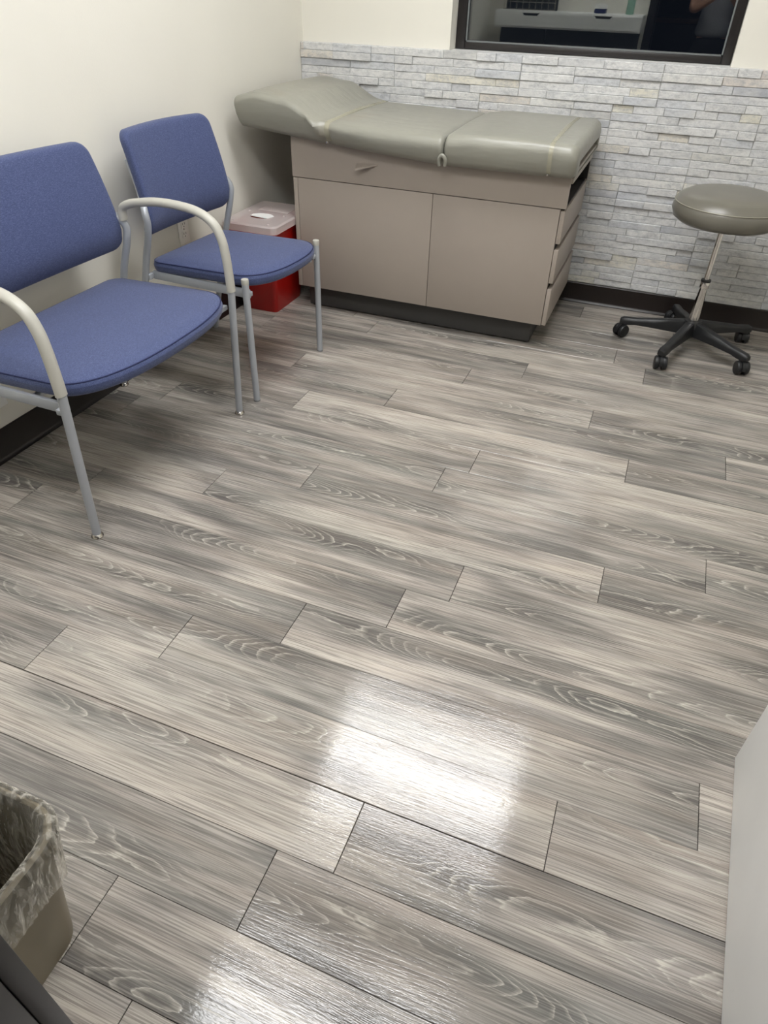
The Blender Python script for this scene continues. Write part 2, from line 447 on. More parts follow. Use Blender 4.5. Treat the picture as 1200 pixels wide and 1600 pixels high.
# each stone of the ledger panels
srnd = random.Random(21)
PH = 0.1583; STRIPS = 5; PWID = 0.61
def stone_mesh(L, H, D, rr):
    ex, ez = 0.0022, 0.0022; V = []; Fc = []
    nx = 3
    xs = [0, ex] + [L * k / nx for k in range(1, nx)] + [L - ex, L]
    front = []
    for x in xs:
        edge = x in (0, L)
        col = []
        for z, ed in ((0, 1), (ez, 0), (H - ez, 0), (H, 1)):
            y = -D + (0.0025 if (edge or ed) else rr.uniform(-0.0012, 0.0012))
            col.append((x, y, z))
        front.append(col)
    m = len(xs)
    for col in front: V += col
    for i in range(m - 1):
        for k in range(3): Fc.append((i * 4 + k, (i + 1) * 4 + k, (i + 1) * 4 + k + 1, i * 4 + k + 1))
    k = len(V); V += [(0, 0, 0), (L, 0, 0), (L, 0, H), (0, 0, H)]
    Fc += [tuple([k] + [k + 1] + [(m - 1 - i) * 4 for i in range(m)]), tuple([k + 2, k + 3] + [i * 4 + 3 for i in range(m)])]
    Fc += [(k + 3, k, 0, 1, 2, 3), (k + 1, k + 2, (m - 1) * 4 + 3, (m - 1) * 4 + 2, (m - 1) * 4 + 1, (m - 1) * 4)]
    me = bpy.data.meshes.new('stone'); me.from_pydata(V, [], Fc); me.update()
    bm = bmesh.new(); bm.from_mesh(me); bmesh.ops.recalc_face_normals(bm, faces=bm.faces[:]); bm.to_mesh(me); bm.free()
    return me
hid_V, hid_F = [], []
z_base = 0.098; nrow = 6
PH = (WZ0 - z_base) / nrow
singles = 0
for pr in range(nrow):
    x_off = -1.30 - (0.0, 0.37, 0.16, 0.49, 0.26, 0.08)[pr]
    for st in range(STRIPS):
        z = z_base + pr * PH + st * PH / STRIPS; H = PH / STRIPS
        x = x_off; pend = x_off + PWID
        while x < XR:
            L = srnd.choice((0.09, 0.13, 0.16, 0.2, 0.24, 0.29, 0.34))
            if x + L > pend - 0.05: L = pend - x; pend += PWID
            a, b = max(x, wall_x(YB) + 0.001), min(x + L, XR)
            x += L
            if b - a < 0.012: continue
            D = srnd.choice((0.031, 0.032, 0.033, 0.034, 0.035, 0.036, 0.038, 0.042))
            hidden = (a > 1.28) or (z + H < 0.70 and b < 0.16) or (z + H < 0.78 and b < -0.9)
            me = stone_mesh(b - a - 0.0009, H - 0.0007, D, srnd)
            if hidden:
                k = len(hid_V); hid_V += [(v.co.x + a, v.co.y + YB, v.co.z + z) for v in me.vertices]
                hid_F += [tuple(i + k for i in p.vertices) for p in me.polygons]
            else:
                link('stone', me, STONE, wall_back, (a + 0.0004, YB, z + 0.0003)); singles += 1
print('single stones', singles)
tag(mesh('stone_field', hid_V, hid_F, STONE, wall_back), kind='stuff')

# baseboards: coved rubber base
def baseboard(name, p0, p1, nrm, h=0.10, t=0.006):
    p0, p1, nrm = Vector(p0), Vector(p1), Vector(nrm)
    prof = [(0, 0), (0.016, 0), (0.016, 0.002), (0.010, 0.007), (t, 0.016), (t, h - 0.003), (t * 0.5, h), (0, h)]
    return structure(MB().loft([[p + nrm * a + Vector((0, 0, b)) for a, b in prof] for p in (p0, p1)]).make(name, DARKTRIM, None, True, auto=30))
baseboard('baseboard_left', (wall_x(-0.42) + 0.0005, -0.42, 0), (wall_x(3.09) + 0.0005, 3.09, 0), (1, 0, 0), 0.108)
baseboard('baseboard_back', (-1.25, YB - 0.0405, 0), (XR - 0.01, YB - 0.0405, 0), (0, -1, 0), 0.098)

# window: bronze frame set back in the opening, two panes
win = empty('window_1', ((WX0 + WX1) / 2, 3.225, WZ0), None, None); win['kind'] = 'structure'
fy0, fy1 = 3.225, 3.275
mb = MB()
mb.box(WX0 + 0.002, WX0 + 0.045, fy0, fy1, WZ0, WZ1, 0.003); mb.box(WX1 - 0.040, WX1 - 0.002, fy0, fy1, WZ0, WZ1, 0.003)
mb.box(WX0 + 0.045, WX1 - 0.040, fy0, fy1, WZ0, WZ0 + 0.028, 0.003); mb.box(WX0 + 0.045, WX1 - 0.040, fy0, fy1, WZ1 - 0.035, WZ1, 0.003)
mb.make('window_frame', FRAME, win, True)
gx0, gx1, gz0, gz1 = WX0 + 0.045, WX1 - 0.040, WZ0 + 0.028, WZ1 - 0.035
mb = MB()
mb.box(gx0, gx1, fy0 + 0.016, fy0 + 0.024, gz0, gz0 + 0.006); mb.box(gx0, gx1, fy0 + 0.016, fy0 + 0.024, gz1 - 0.006, gz1)
mb.box(gx0, gx0 + 0.006, fy0 + 0.016, fy0 + 0.024, gz0, gz1); mb.box(gx1 - 0.006, gx1, fy0 + 0.016, fy0 + 0.024, gz0, gz1)
mb.make('glazing_gasket', simple('grey_gasket', (120, 124, 124), 0.3, 0.05, 20), win)
box('window_pane', gx0 + 0.001, gx1 - 0.001, fy0 + 0.0245, fy0 + 0.0285, gz0 + 0.001, gz1 - 0.001, GLASS, win)
box('window_pane', gx0 + 0.001, gx1 - 0.001, fy0 + 0.0405, fy0 + 0.0445, gz0 + 0.001, gz1 - 0.001, GLASS, win)

# front wall behind the camera with the doorway
DX0, DX1, DZ = 0.1205, 1.005, 2.05
mb = MB()
mb.box(-1.42, DX0, YF - 0.14, YF, -0.06, CEILZ); mb.box(DX1, XR + 0.1, YF - 0.14, YF, -0.06, CEILZ); mb.box(DX0, DX1, YF - 0.14, YF, DZ, CEILZ)
structure(mb.make('wall_front', WALL))
mb = MB()       # steel door frame: face, return and stop on both sides and the head
for s in (0, 1):
    if s == 0: f = lambda a, b: (DX0 - 0.045 + a, DX0 - 0.045 + b)
    else: f = lambda a, b: (DX1 + 0.045 - b, DX1 + 0.045 - a)
    for a, b, y0, y1 in ((0.0, 0.060, YF + 0.0005, YF + 0.025), (0.0455, 0.060, YF - 0.165, YF), (0.0605, 0.072, YF - 0.10, YF - 0.055), (0.0, 0.060, YF - 0.165, YF - 0.1405)):
        xa, xb = f(a, b); mb.box(xa, xb, y0, y1, 0.0, DZ + 0.045, 0.002)
mb.box(DX0 + 0.015, DX1 - 0.015, YF - 0.165, YF + 0.025, DZ - 0.012, DZ - 0.0005); mb.box(DX0 + 0.015, DX1 - 0.015, YF + 0.0005, YF + 0.025, DZ, DZ + 0.045)
structure(mb.make('trim_2', FRAME, None, True))
# the open door, swung back towards the right
dr = empty('door_1', (0.9705, YF + 0.04, 0.0), None, None, rz=math.radians(-3.1)); dr['kind'] = 'structure'
box('door_leaf', 0.0, 0.044, 0.0, 0.925, 0.006, 2.03, DOOR, dr, 0.0015, True)
for sx, x in ((-1, 0.0), (1, 0.044)):
    mb = MB(); mb.lathe([(0.0, 0.0), (0.028, 0.0), (0.027, 0.006), (0.011, 0.009), (0.010, 0.045), (0.0, 0.046)], (x, 0.86, 0.98), 20, (sx, 0, 0))
    mb.tube([(x + sx * 0.040, 0.86, 0.98), (x + sx * 0.045, 0.80, 0.98), (x + sx * 0.042, 0.745, 0.978)], 0.008, 10, smooth=4)
    mb.make('lever_handle', STEEL, dr, True, True)
for z in (0.2, 1.0, 1.85):
    MB().tube([(0.022, -0.007, z - 0.045), (0.022, -0.007, z + 0.045)], 0.0065, 10).make('hinge', STEEL, dr, True, True)

# the hallway behind the doorway, seen only as a reflection in the window
structure(box('floor_hallway', -0.6, 2.2, -2.6, -0.5605, -0.06, 0.0, simple('hall_floor', (92, 86, 80), 0.35, 0.1, 5)))
structure(box('wall_hallway', -0.6, 2.2, -2.7, -2.6, -0.06, CEILZ, simple('hall_paint', (70, 62, 58), 0.7, 0.1, 5)))
structure(box('ceiling_hallway', -0.6, 2.2, -2.6, -0.5605, CEILZ, CEILZ + 0.06, CEIL))

# ------------------------------------------------------------------ ceiling troffers
def troffer(cx, cy, label):
    t = empty('ceiling_light', (cx, cy, CEILZ), label, 'light', 'recessed ceiling troffers')
    a, b = 0.605, 0.305; z = CEILZ
    mb = MB()
    mb.box(cx - a, cx + a, cy - b, cy - b + 0.025, z - 0.012, z - 0.0005); mb.box(cx - a, cx + a, cy + b - 0.025, cy + b, z - 0.012, z - 0.0005)
    mb.box(cx - a, cx - a + 0.025, cy - b + 0.025, cy + b - 0.025, z - 0.012, z - 0.0005); mb.box(cx + a - 0.025, cx + a, cy - b + 0.025, cy + b - 0.025, z - 0.012, z - 0.0005)
    mb.make('light_frame', WHITE, t)
    box('diffuser', cx - a + 0.0255, cx + a - 0.0255, cy - b + 0.0255, cy + b - 0.0255, z - 0.009, z - 0.001, DIFFUSER, t)
troffer(0.02, 1.77, 'flat white ceiling light panel over the middle of the room')
troffer(0.02, 0.10, 'flat white ceiling light panel just inside the doorway')

# ------------------------------------------------------------------ examination table
tb = empty('examination_table', (-0.38, 2.75, 0.0), 'examination table with grey vinyl cushion on beige cabinet, against stone wall', 'table')
BX0, BX1, BY0, BY1 = -0.980, 0.205, 2.440, 3.020
box('toe_kick', -0.952, 0.161, 2.478, 2.985, 0.008, 0.1148, KICK, tb, 0.003)
for x in (-0.93, 0.14):
    for y in (2.50, 2.96): MB().lathe([(0.012, 0.0), (0.014, 0.004), (0.008, 0.0078)], (x, y, 0), 12).make('levelling_foot', BLACK, tb, True)
box('cabinet_body', BX0 + 0.001, BX1 - 0.012, BY0 + 0.0005, BY1, 0.115, 0.592, LAM, tb, 0.002)
FY = BY0 - 0.019
def front(name, x0, x1, z0, z1): return box(name, x0, x1, FY, BY0, z0, z1, LAM, tb, 0.0015)
front('stile', BX0, -0.9595, 0.117, 0.601)
front('door', -0.9575, -0.3265, 0.117, 0.601)
front('door', -0.3245, 0.2085, 0.117, 0.601)
# drawer fronts on the right end, open lips between them
for z0, z1 in ((0.468, 0.594), (0.305, 0.443), (0.119, 0.279)):
    d = box('drawer_front', 0.2105, 0.2285, BY0 - 0.017, BY1 - 0.01, z0, z1, LAM, tb, 0.0015)
box('drawer_gap_shade', 0.1935, 0.2085, BY0 + 0.004, BY1 - 0.012, 0.118, 0.592, INNER, tb)  # dark sheet standing in for the shade between the drawer fronts
def lerp(T, x):
    for (a, b), (c, d) in zip(T[:-1], T[1:]):
        if x <= c:
            u = min(1, max(0, (x - a) / (c - a))); u = u * u * (3 - 2 * u) if True else u
            return b + (d - b) * u
    return T[-1][1]
def lin(T, x):
    for (a, b), (c, d) in zip(T[:-1], T[1:]):
        if x <= c: return b + (d - b) * min(1, max(0, (x - a) / (c - a)))
    return T[-1][1]
TOP = [(-1.205, 0.905), (-1.10, 0.924), (-0.98, 0.912), (-0.80, 0.846), (-0.74, 0.838), (-0.60, 0.836), (-0.42, 0.833), (-0.29, 0.830), (-0.26, 0.836), (-0.15, 0.846), (0.10, 0.846), (0.25, 0.842)]
BOT = [(-1.205, 0.792), (-0.98, 0.772), (-0.78, 0.756), (-0.28, 0.724), (0.25, 0.7255)]
# upper apron, open at the right end
def apron(name, x0, x1, y0, y1, z0):
    P = [(x0, z0), (x1, z0), (x1, lin(BOT, x1) - 0.002)] + ([(-0.28, lin(BOT, -0.28) - 0.002)] if x0 < -0.28 < x1 else []) + [(x0, lin(BOT, x0) - 0.002)]
    return MB().loft([[(x, y, z) for x, z in P] for y in (y0, y1)]).make(name, LAM, tb)
apron('apron_panel', BX0 - 0.003, 0.2295, FY, BY0 + 0.002, 0.6045)
apron('apron_back', BX0, 0.2295, BY1 - 0.012, BY1, 0.594)
box('cavity_shade', BX0 + 0.02, 0.2285, BY1 - 0.0185, BY1 - 0.0125, 0.603, 0.69, INNER, tb)  # dark sheet added over the rear panel to paint the cavity's shade
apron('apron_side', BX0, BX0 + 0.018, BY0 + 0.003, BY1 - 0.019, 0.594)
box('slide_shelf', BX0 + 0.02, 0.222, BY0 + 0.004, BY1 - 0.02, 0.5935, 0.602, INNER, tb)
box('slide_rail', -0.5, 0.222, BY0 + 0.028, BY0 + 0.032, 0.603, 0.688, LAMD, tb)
box('cavity_back_shade', -0.2, -0.19, BY0 + 0.04, BY1 - 0.03, 0.603, 0.69, INNER, tb)  # dark sheet across the cavity, painting the shade deep inside
box('top_deck', BX0 + 0.02, 0.236, BY0 + 0.006, BY1 - 0.022, 0.692, 0.713, LAMD, tb, 0.002)
# triangular pull on the apron
V = [(-0.672, FY - 0.0005, 0.686), (-0.574, FY - 0.0005, 0.690), (-0.662, FY - 0.044, 0.672), (-0.672, FY - 0.0005, 0.680), (-0.574, FY - 0.0005, 0.686), (-0.662, FY - 0.044, 0.666)]
mesh('pull_tab', V, [(0, 1, 2), (3, 5, 4), (0, 2, 5, 3), (1, 4, 5, 2), (0, 3, 4, 1)], LAM, tb)

CY0, CY1 = 2.338, 3.045
def section(x, d=0.0, pin=0.0, r=0.03, drop=0.0):
    """closed loop in y, z: rounded top edges, turned-under lower band"""
    zt, zb = lerp(TOP, x) - d * 0.9 - drop, lin(BOT, x) + d * 0.35
    y0, y1 = CY0 + d + pin, CY1 - d
    ch = 0.020
    L = []
    lean = 0.012 if x > -0.6 else 0.012 + 0.014 * min(1, (-0.6 - x) / 0.25)
    L += [(y0 + lean + 0.022, zb), (y0 + lean + 0.008, zb + 0.014), (y0 + lean, zb + 0.022), (y0 + lean * 0.45 - 0.002 + pin * 0.3, (zb + zt) / 2 - 0.005)]
    n = 7
    for k in range(n + 1):
        a = PI - (PI / 2) * k / n
        L.append((y0 + r + r * math.cos(a), zt - r + r * math.sin(a)))
    for k in range(1, 8):
        u = k / 8; L.append((y0 + r + (y1 - y0 - 2 * r) * u, zt + 0.006 * math.sin(PI * u)))
    for k in range(n + 1):
        a = PI / 2 - (PI / 2) * k / n
        L.append((y1 - r + r * math.cos(a), zt - r + r * math.sin(a)))
    L += [(y1, (zb + zt) / 2 - 0.005), (y1, zb + 0.026), (y1 - 0.006, zb + 0.016), (y1 - 0.020, zb)]
    for k in range(1, 6): L.append((y1 - 0.02 - (y1 - y0 - 0.04) * k / 6, zb))
    return [Vector((x, y, z)) for y, z in L]
def gaus(x, c, s): return math.exp(-((x - c) / s) ** 2)
def cushion_loops(x0, x1, r0, r1):
    xs = []; N = 7
    for k in range(N): a = (PI / 2) * k / N; xs.append((x0 + r0 * (1 - math.cos(a)), r0 * (1 - math.sin(a))))
    m = max(1, int((x1 - r1 - x0 - r0) / 0.012))
    for k in range(m + 1): xs.append((x0 + r0 + (x1 - r1 - x0 - r0) * k / m, 0.0))
    for k in range(N - 1, -1, -1): a = (PI / 2) * k / N; xs.append((x1 - r1 * (1 - math.cos(a)), r1 * (1 - math.sin(a))))
    out = []
    for x, d in xs:
        pin = 0.011 * gaus(x, -0.775, 0.022) - 0.007 * gaus(x, -0.835, 0.035) + 0.003 * gaus(x, -0.31, 0.03) + 0.004 * gaus(x, 0.147, 0.02)
        lp = section(x, d, pin, 0.024 if x < -0.8 else (0.024 + 0.016 * min(1, (x + 0.8) / 0.3)), 0.004 * gaus(x, -0.775, 0.018) + 0.002 * gaus(x, 0.147, 0.012))
        # the vinyl is pulled in a diagonal fold towards the strap on the front side
        for v in lp[3:9]:
            f = gaus(v.x + (v.z - 0.80) * 0.9, -0.80, 0.016)
            v.y -= 0.016 * f * (1 if v.x < -0.775 else 0.35)
        out.append(lp)
    return out
cu = MB().loft(cushion_loops(-1.205, -0.2745, 0.018, 0.020)).make('cushion', VINYL, tb, True, auto=60)
# foot cushion with the slot of the pull-out tray in its end
lp = cushion_loops(-0.2715, 0.250, 0.020, 0.034)
mb = MB(); mb.loft(lp, cap=False)
n = len(lp[0]); mb.F.append(tuple(range(n)))
end = lp[-1]; ecy, ecz = (2.42 + 2.985) / 2, 0.757
def slotpt(v, ins=0.0):
    hy, hz = 0.275 - ins, 0.022 - ins
    dy, dz = v.y - ecy, v.z - ecz
    s = max(abs(dy) / hy, abs(dz) / hz, 1e-6)
    return Vector((v.x, ecy + dy / s, ecz + dz / s))
l1 = [slotpt(v) for v in end]; l2 = [p + Vector((-0.05, 0, 0)) for p in l1]
k = (len(lp) - 1) * n; b = len(mb.V)
mb.V += [tuple(p) for p in l1] + [tuple(p) for p in l2]
for i in range(n):
    j = (i + 1) % n
    mb.F.append((k + i, k + j, b + j, b + i)); mb.F.append((b + i, b + j, b + n + j, b + n + i))
mb.F.append(tuple(b + n + i for i in range(n)))
fc = mb.make('foot_cushion', VINYL, tb, True, auto=50)
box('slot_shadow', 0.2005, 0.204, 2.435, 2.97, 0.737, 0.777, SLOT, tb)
box('tray_edge', 0.206, 0.246, 2.440, 2.965, 0.7365, 0.752, CUSHEDGE, tb, 0.002)
# creased vinyl loop at the fold between the cushions
mb = MB(); mb.tube([(-0.284, CY0 + 0.010, 0.728), (-0.286, CY0 + 0.004, 0.752), (-0.273, CY0 + 0.001, 0.766), (-0.260, CY0 + 0.004, 0.752), (-0.262, CY0 + 0.010, 0.728)], 0.0075, 10, smooth=5)
mb.make('vinyl_gather', VINYL, tb, True)
# clear straps that hold the paper, with snaps
def strap(x, wd, nm='paper_strap'):
    lo = []
    for xx in (x - wd, x + wd):
        q = cushion_loops(xx, xx + 0.001, 0.0, 0.0)[8]
        for v in q: v.x = xx
        lo.append(q)
    idx = list(range(1, len(lo[0]) - 6))
    V = [lo[0][i] for i in idx] + [lo[1][i] for i in idx]
    cc = Vector((x, (CY0 + CY1) / 2, 0.79)); V = [v + Vector((0, (v - cc).y, (v - cc).z)).normalized() * 0.0009 for v in V]
    V2 = []
    c = Vector((x, (CY0 + CY1) / 2, 0.79))
    for v in V:
        q = v - c; q.x = 0; V2.append(v + q.normalized() * 0.0022)
    m = len(idx); VV = V + V2; Fc = []
    for i in range(m - 1):
        Fc += [(2 * m + i, 2 * m + i + 1, 3 * m + i + 1, 3 * m + i), (i, m + i, m + i + 1, i + 1), (i, i + 1, 2 * m + i + 1, 2 * m + i), (m + i, 3 * m + i, 3 * m + i + 1, m + i + 1)]
    s = mesh(nm, VV, Fc, STRAP, tb, True, auto=40)
    return s
strap(-0.775, 0.010); strap(0.147, 0.008)
for x, y, z in ((-0.775, CY0 + 0.014, lin(BOT, -0.775) + 0.012), (0.147, CY0 + 0.010, 0.737)):
    MB().lathe([(0.0, 0.0075), (0.003, 0.007), (0.005, 0.004), (0.0055, 0.0)], (x, y, z), 14, (0, -1, 0)).make('snap', CHROME, tb, True)
for i, (dy, dz) in enumerate(((0.000, 0.028), (0.003, 0.037), (0.009, 0.045))):
    pass

# ------------------------------------------------------------------ rolling stool
SX, SY = 0.838, 2.742
st = empty('rolling_stool', (SX, SY, 0.0), 'round grey vinyl stool on black five-armed caster base, right of the table', 'stool')
mb = MB(); mb.lathe([(0.0, 0.548), (0.150, 0.548), (0.185, 0.551), (0.208, 0.566), (0.2195, 0.594), (0.2160, 0.618), (0.2120, 0.6255), (0.2090, 0.629), (0.198, 0.645), (0.172, 0.659), (0.13, 0.668), (0.07, 0.672), (0.0, 0.673)], (SX, SY, 0), 64)
seat = mb.make('seat', STOOLV, st, True, auto=80)
pts = [(SX + 0.2140 * math.cos(2 * PI * k / 64), SY + 0.2140 * math.sin(2 * PI * k / 64), 0.6250) for k in range(64)]
MB().tube(pts, 0.0022, 6, closed=True).make('seat_piping', simple('piping_vinyl', (150, 146, 132), 0.35, 0.03, 20), seat, True)
MB().lathe([(0.0, 0.535), (0.105, 0.535), (0.11, 0.541), (0.11, 0.5475)], (SX, SY, 0), 28).make('seat_plate', BLACK, st, True, auto=30)
MB().lathe([(0.0115, 0.30), (0.0115, 0.5345)], (SX, SY, 0), 24).make('piston', CHROME, st, True, auto=40)
mb = MB(); mb.lathe([(0.0225, 0.132), (0.0225, 0.16), (0.0165, 0.275), (0.0165, 0.2765), (0.0195, 0.278), (0.0205, 0.284), (0.0205, 0.300), (0.0195, 0.304)], (SX, SY, 0), 28)
mb.make('column', CHROME, st, True, auto=40)
MB().lathe([(0.0200, 0.3045), (0.0215, 0.308), (0.0200, 0.314), (0.014, 0.316)], (SX, SY, 0), 24).make('collar_ring', BLACK, st, True, auto=40)
hub = MB(); hub.lathe([(0.0, 0.060), (0.032, 0.060), (0.040, 0.075), (0.042, 0.120), (0.036, 0.131), (0.0, 0.1315)], (SX, SY, 0), 24)
hub.make('hub', BLACK, st, True, auto=40)
for k, ad in enumerate((177, 249.5, 322, 32, 104)):
    a = math.radians(ad); c, s = math.cos(a), math.sin(a)
    def pt(r, t, z): return Vector((SX + c * r - s * t, SY + s * r + c * t, z))
    loops = []
    for r, wb, wt, zb, zt in ((0.030, 0.026, 0.020, 0.066, 0.128), (0.06, 0.024, 0.018, 0.068, 0.123), (0.16, 0.021, 0.016, 0.068, 0.107), (0.235, 0.0185, 0.0145, 0.066, 0.094), (0.268, 0.019, 0.015, 0.0605, 0.092), (0.298, 0.0185, 0.0145, 0.0605, 0.089), (0.310, 0.013, 0.010, 0.062, 0.083)):
        loops.append([pt(r, -wb, zb), pt(r, -wb, (zb + zt) / 2), pt(r, -wt, zt - 0.003), pt(r, -wt * 0.6, zt), pt(r, wt * 0.6, zt), pt(r, wt, zt - 0.003), pt(r, wb, (zb + zt) / 2), pt(r, wb, zb)])
    arm = MB().loft(loops).make('base_arm', BLACK, st, True, auto=50)
    # caster: stem, hood, twin wheels
    sw = a + (0.9, 0.5, -0.6, 1.2, 2.2)[k]; cs, ss = math.cos(sw), math.sin(sw)
    R0 = 0.287; cx, cy = SX + c * R0, SY + s * R0
    wx, wy = cx + cs * 0.014, cy + ss * 0.014                     # wheel axis offset by the trail
    mb = MB(); mb.lathe([(0.014, 0.052), (0.014, 0.0604)], (cx, cy, 0), 12)
    hoodL = []
    for t in (-0.0075, 0.0075):
        lp2 = []
        for j in range(13):
            an = math.radians(-10 + 200 * j / 12)
            lp2.append(Vector((wx + cs * 0.0310 * math.cos(an) - ss * t, wy + ss * 0.0310 * math.cos(an) + cs * t, 0.0285 + 0.0310 * math.sin(an))))
        hoodL.append(lp2)
    mb.loft(hoodL)
    cst = mb.make('caster', BLACK, st, True, auto=40)
    for sd in (-1, 1):
        o0 = Vector((wx - ss * 0.0080 * sd, wy + cs * 0.0080 * sd, 0.0288))
        MB().lathe([(0.0, 0.0), (0.0275, 0.0), (0.0288, 0.003), (0.0288, 0.014), (0.0265, 0.0175), (0.013, 0.0185), (0.0, 0.0185)], o0, 24, (-ss * sd, cs * sd, 0)).make('wheel', BLACK, cst, True, auto=40)

# ------------------------------------------------------------------ chairs (local: +x to the front, y along the width)
def catmull(P, k=6):
    out = []; m = len(P)
    for i in range(m - 1):
        p0, p1, p2, p3 = [Vector(P[max(0, min(m - 1, j))]) for j in (i - 1, i, i + 1, i + 2)]
        for q in range(k):
            u = q / k; out.append(0.5 * ((2 * p1) + (p2 - p0) * u + (2 * p0 - 5 * p1 + 4 * p2 - p3) * u * u + (3 * p1 - p0 - 3 * p2 + p3) * u ** 3))
    out.append(Vector(P[-1])); return out

def slab(mapf, outline, th, crown, edge_r):
    """upholstered pad: outline of (a, b) points; mapf(a, b, h) -> local point, h from 0 (back face) to th (front face)"""
    cx = sum(p[0] for p in outline) / len(outline); cy = sum(p[1] for p in outline) / len(outline)
    ext = max(abs(p[1] - cy) for p in outline)
    def ring(ins, h):
        out = []
        n = len(outline)
        for i, (a, b) in enumerate(outline):
            pa, pb = outline[i - 1], outline[(i + 1) % n]
            tx, ty = pb[0] - pa[0], pb[1] - pa[1]; L = math.hypot(tx, ty) or 1
            out.append(mapf(a - ty / L * ins * -1 * SGN, b + tx / L * ins * -1 * SGN, h))
        return out
    area = sum(outline[i - 1][0] * outline[i][1] - outline[i][0] * outline[i - 1][1] for i in range(len(outline)))
    SGN = -1 if area > 0 else 1
    loops = []
    def scaled(sc, h):
        return [mapf(cx + (a - cx) * sc, cy + (b - cy) * sc, h) for a, b in outline]
    loops.append(scaled(0.02, 0.0)); loops.append(scaled(0.5, 0.0)); loops.append(ring(edge_r * 1.4, 0.0))
    for k in range(1, 5):
        a = (PI / 2) * k / 4; loops.append(ring(edge_r * (1 - math.sin(a)), edge_r * (1 - math.cos(a))))
    loops.append(ring(-0.0008, th * 0.6))
    for k in range(0, 5):
        a = (PI / 2) * k / 4; loops.append(ring(edge_r * (1 - math.cos(a)), th - edge_r + edge_r * math.sin(a)))
    for sc in (0.88, 0.75, 0.6, 0.45, 0.3, 0.15, 0.02):
        loops.append(scaled(sc, th + crown * (1 - sc ** 2.2)))
    return MB().loft(loops)

def seat_outline(hw, xr, xf, bow, cr=0.05):
    P = []
    # rear corners rounded, sides straight, bowed front
    for k in range(7): a = PI + (PI / 2) * k / 6; P.append((xr + cr + cr * math.cos(a), -hw + cr + cr * math.sin(a)))
    for k in range(1, 7): P.append((xr + cr + (xf - xr - cr) * k / 7, -hw))
    n = 40
    for k in range(n + 1):
        a = -PI / 2 + PI * k / n
        e = 2 / 2.5
        ca, sa = math.cos(a), math.sin(a)
        P.append((xf + bow * abs(ca) ** e, hw * math.copysign(abs(sa) ** e, sa)))
    for k in range(1, 7): P.append((xf - (xf - xr - cr) * k / 7, hw))
    for k in range(7): a = PI / 2 + (PI / 2) * k / 6; P.append((xr + cr + cr * math.cos(a), hw - cr + cr * math.sin(a)))
    Q = [P[0]]
    for p in P[1:]:
        if math.hypot(p[0] - Q[-1][0], p[1] - Q[-1][1]) > 1e-4: Q.append(p)
    return Q

def rrect(a0, a1, b0, b1, r, n=6, seg=8):
    P = []
    for cx, cy, s in ((a1 - r, b0 + r, -PI / 2), (a1 - r, b1 - r, 0), (a0 + r, b1 - r, PI / 2), (a0 + r, b0 + r, PI)):
        for k in range(n + 1): a = s + (PI / 2) * k / n; P.append((cx + r * math.cos(a), cy + r * math.sin(a)))
    Q = []
    for i, p in enumerate(P):
        q = P[(i + 1) % len(P)]
        Q.append(p)
        if i % (n + 1) == n:                       # straight side to the next corner
            for k in range(1, seg): Q.append((p[0] + (q[0] - p[0]) * k / seg, p[1] + (q[1] - p[1]) * k / seg))
    return Q

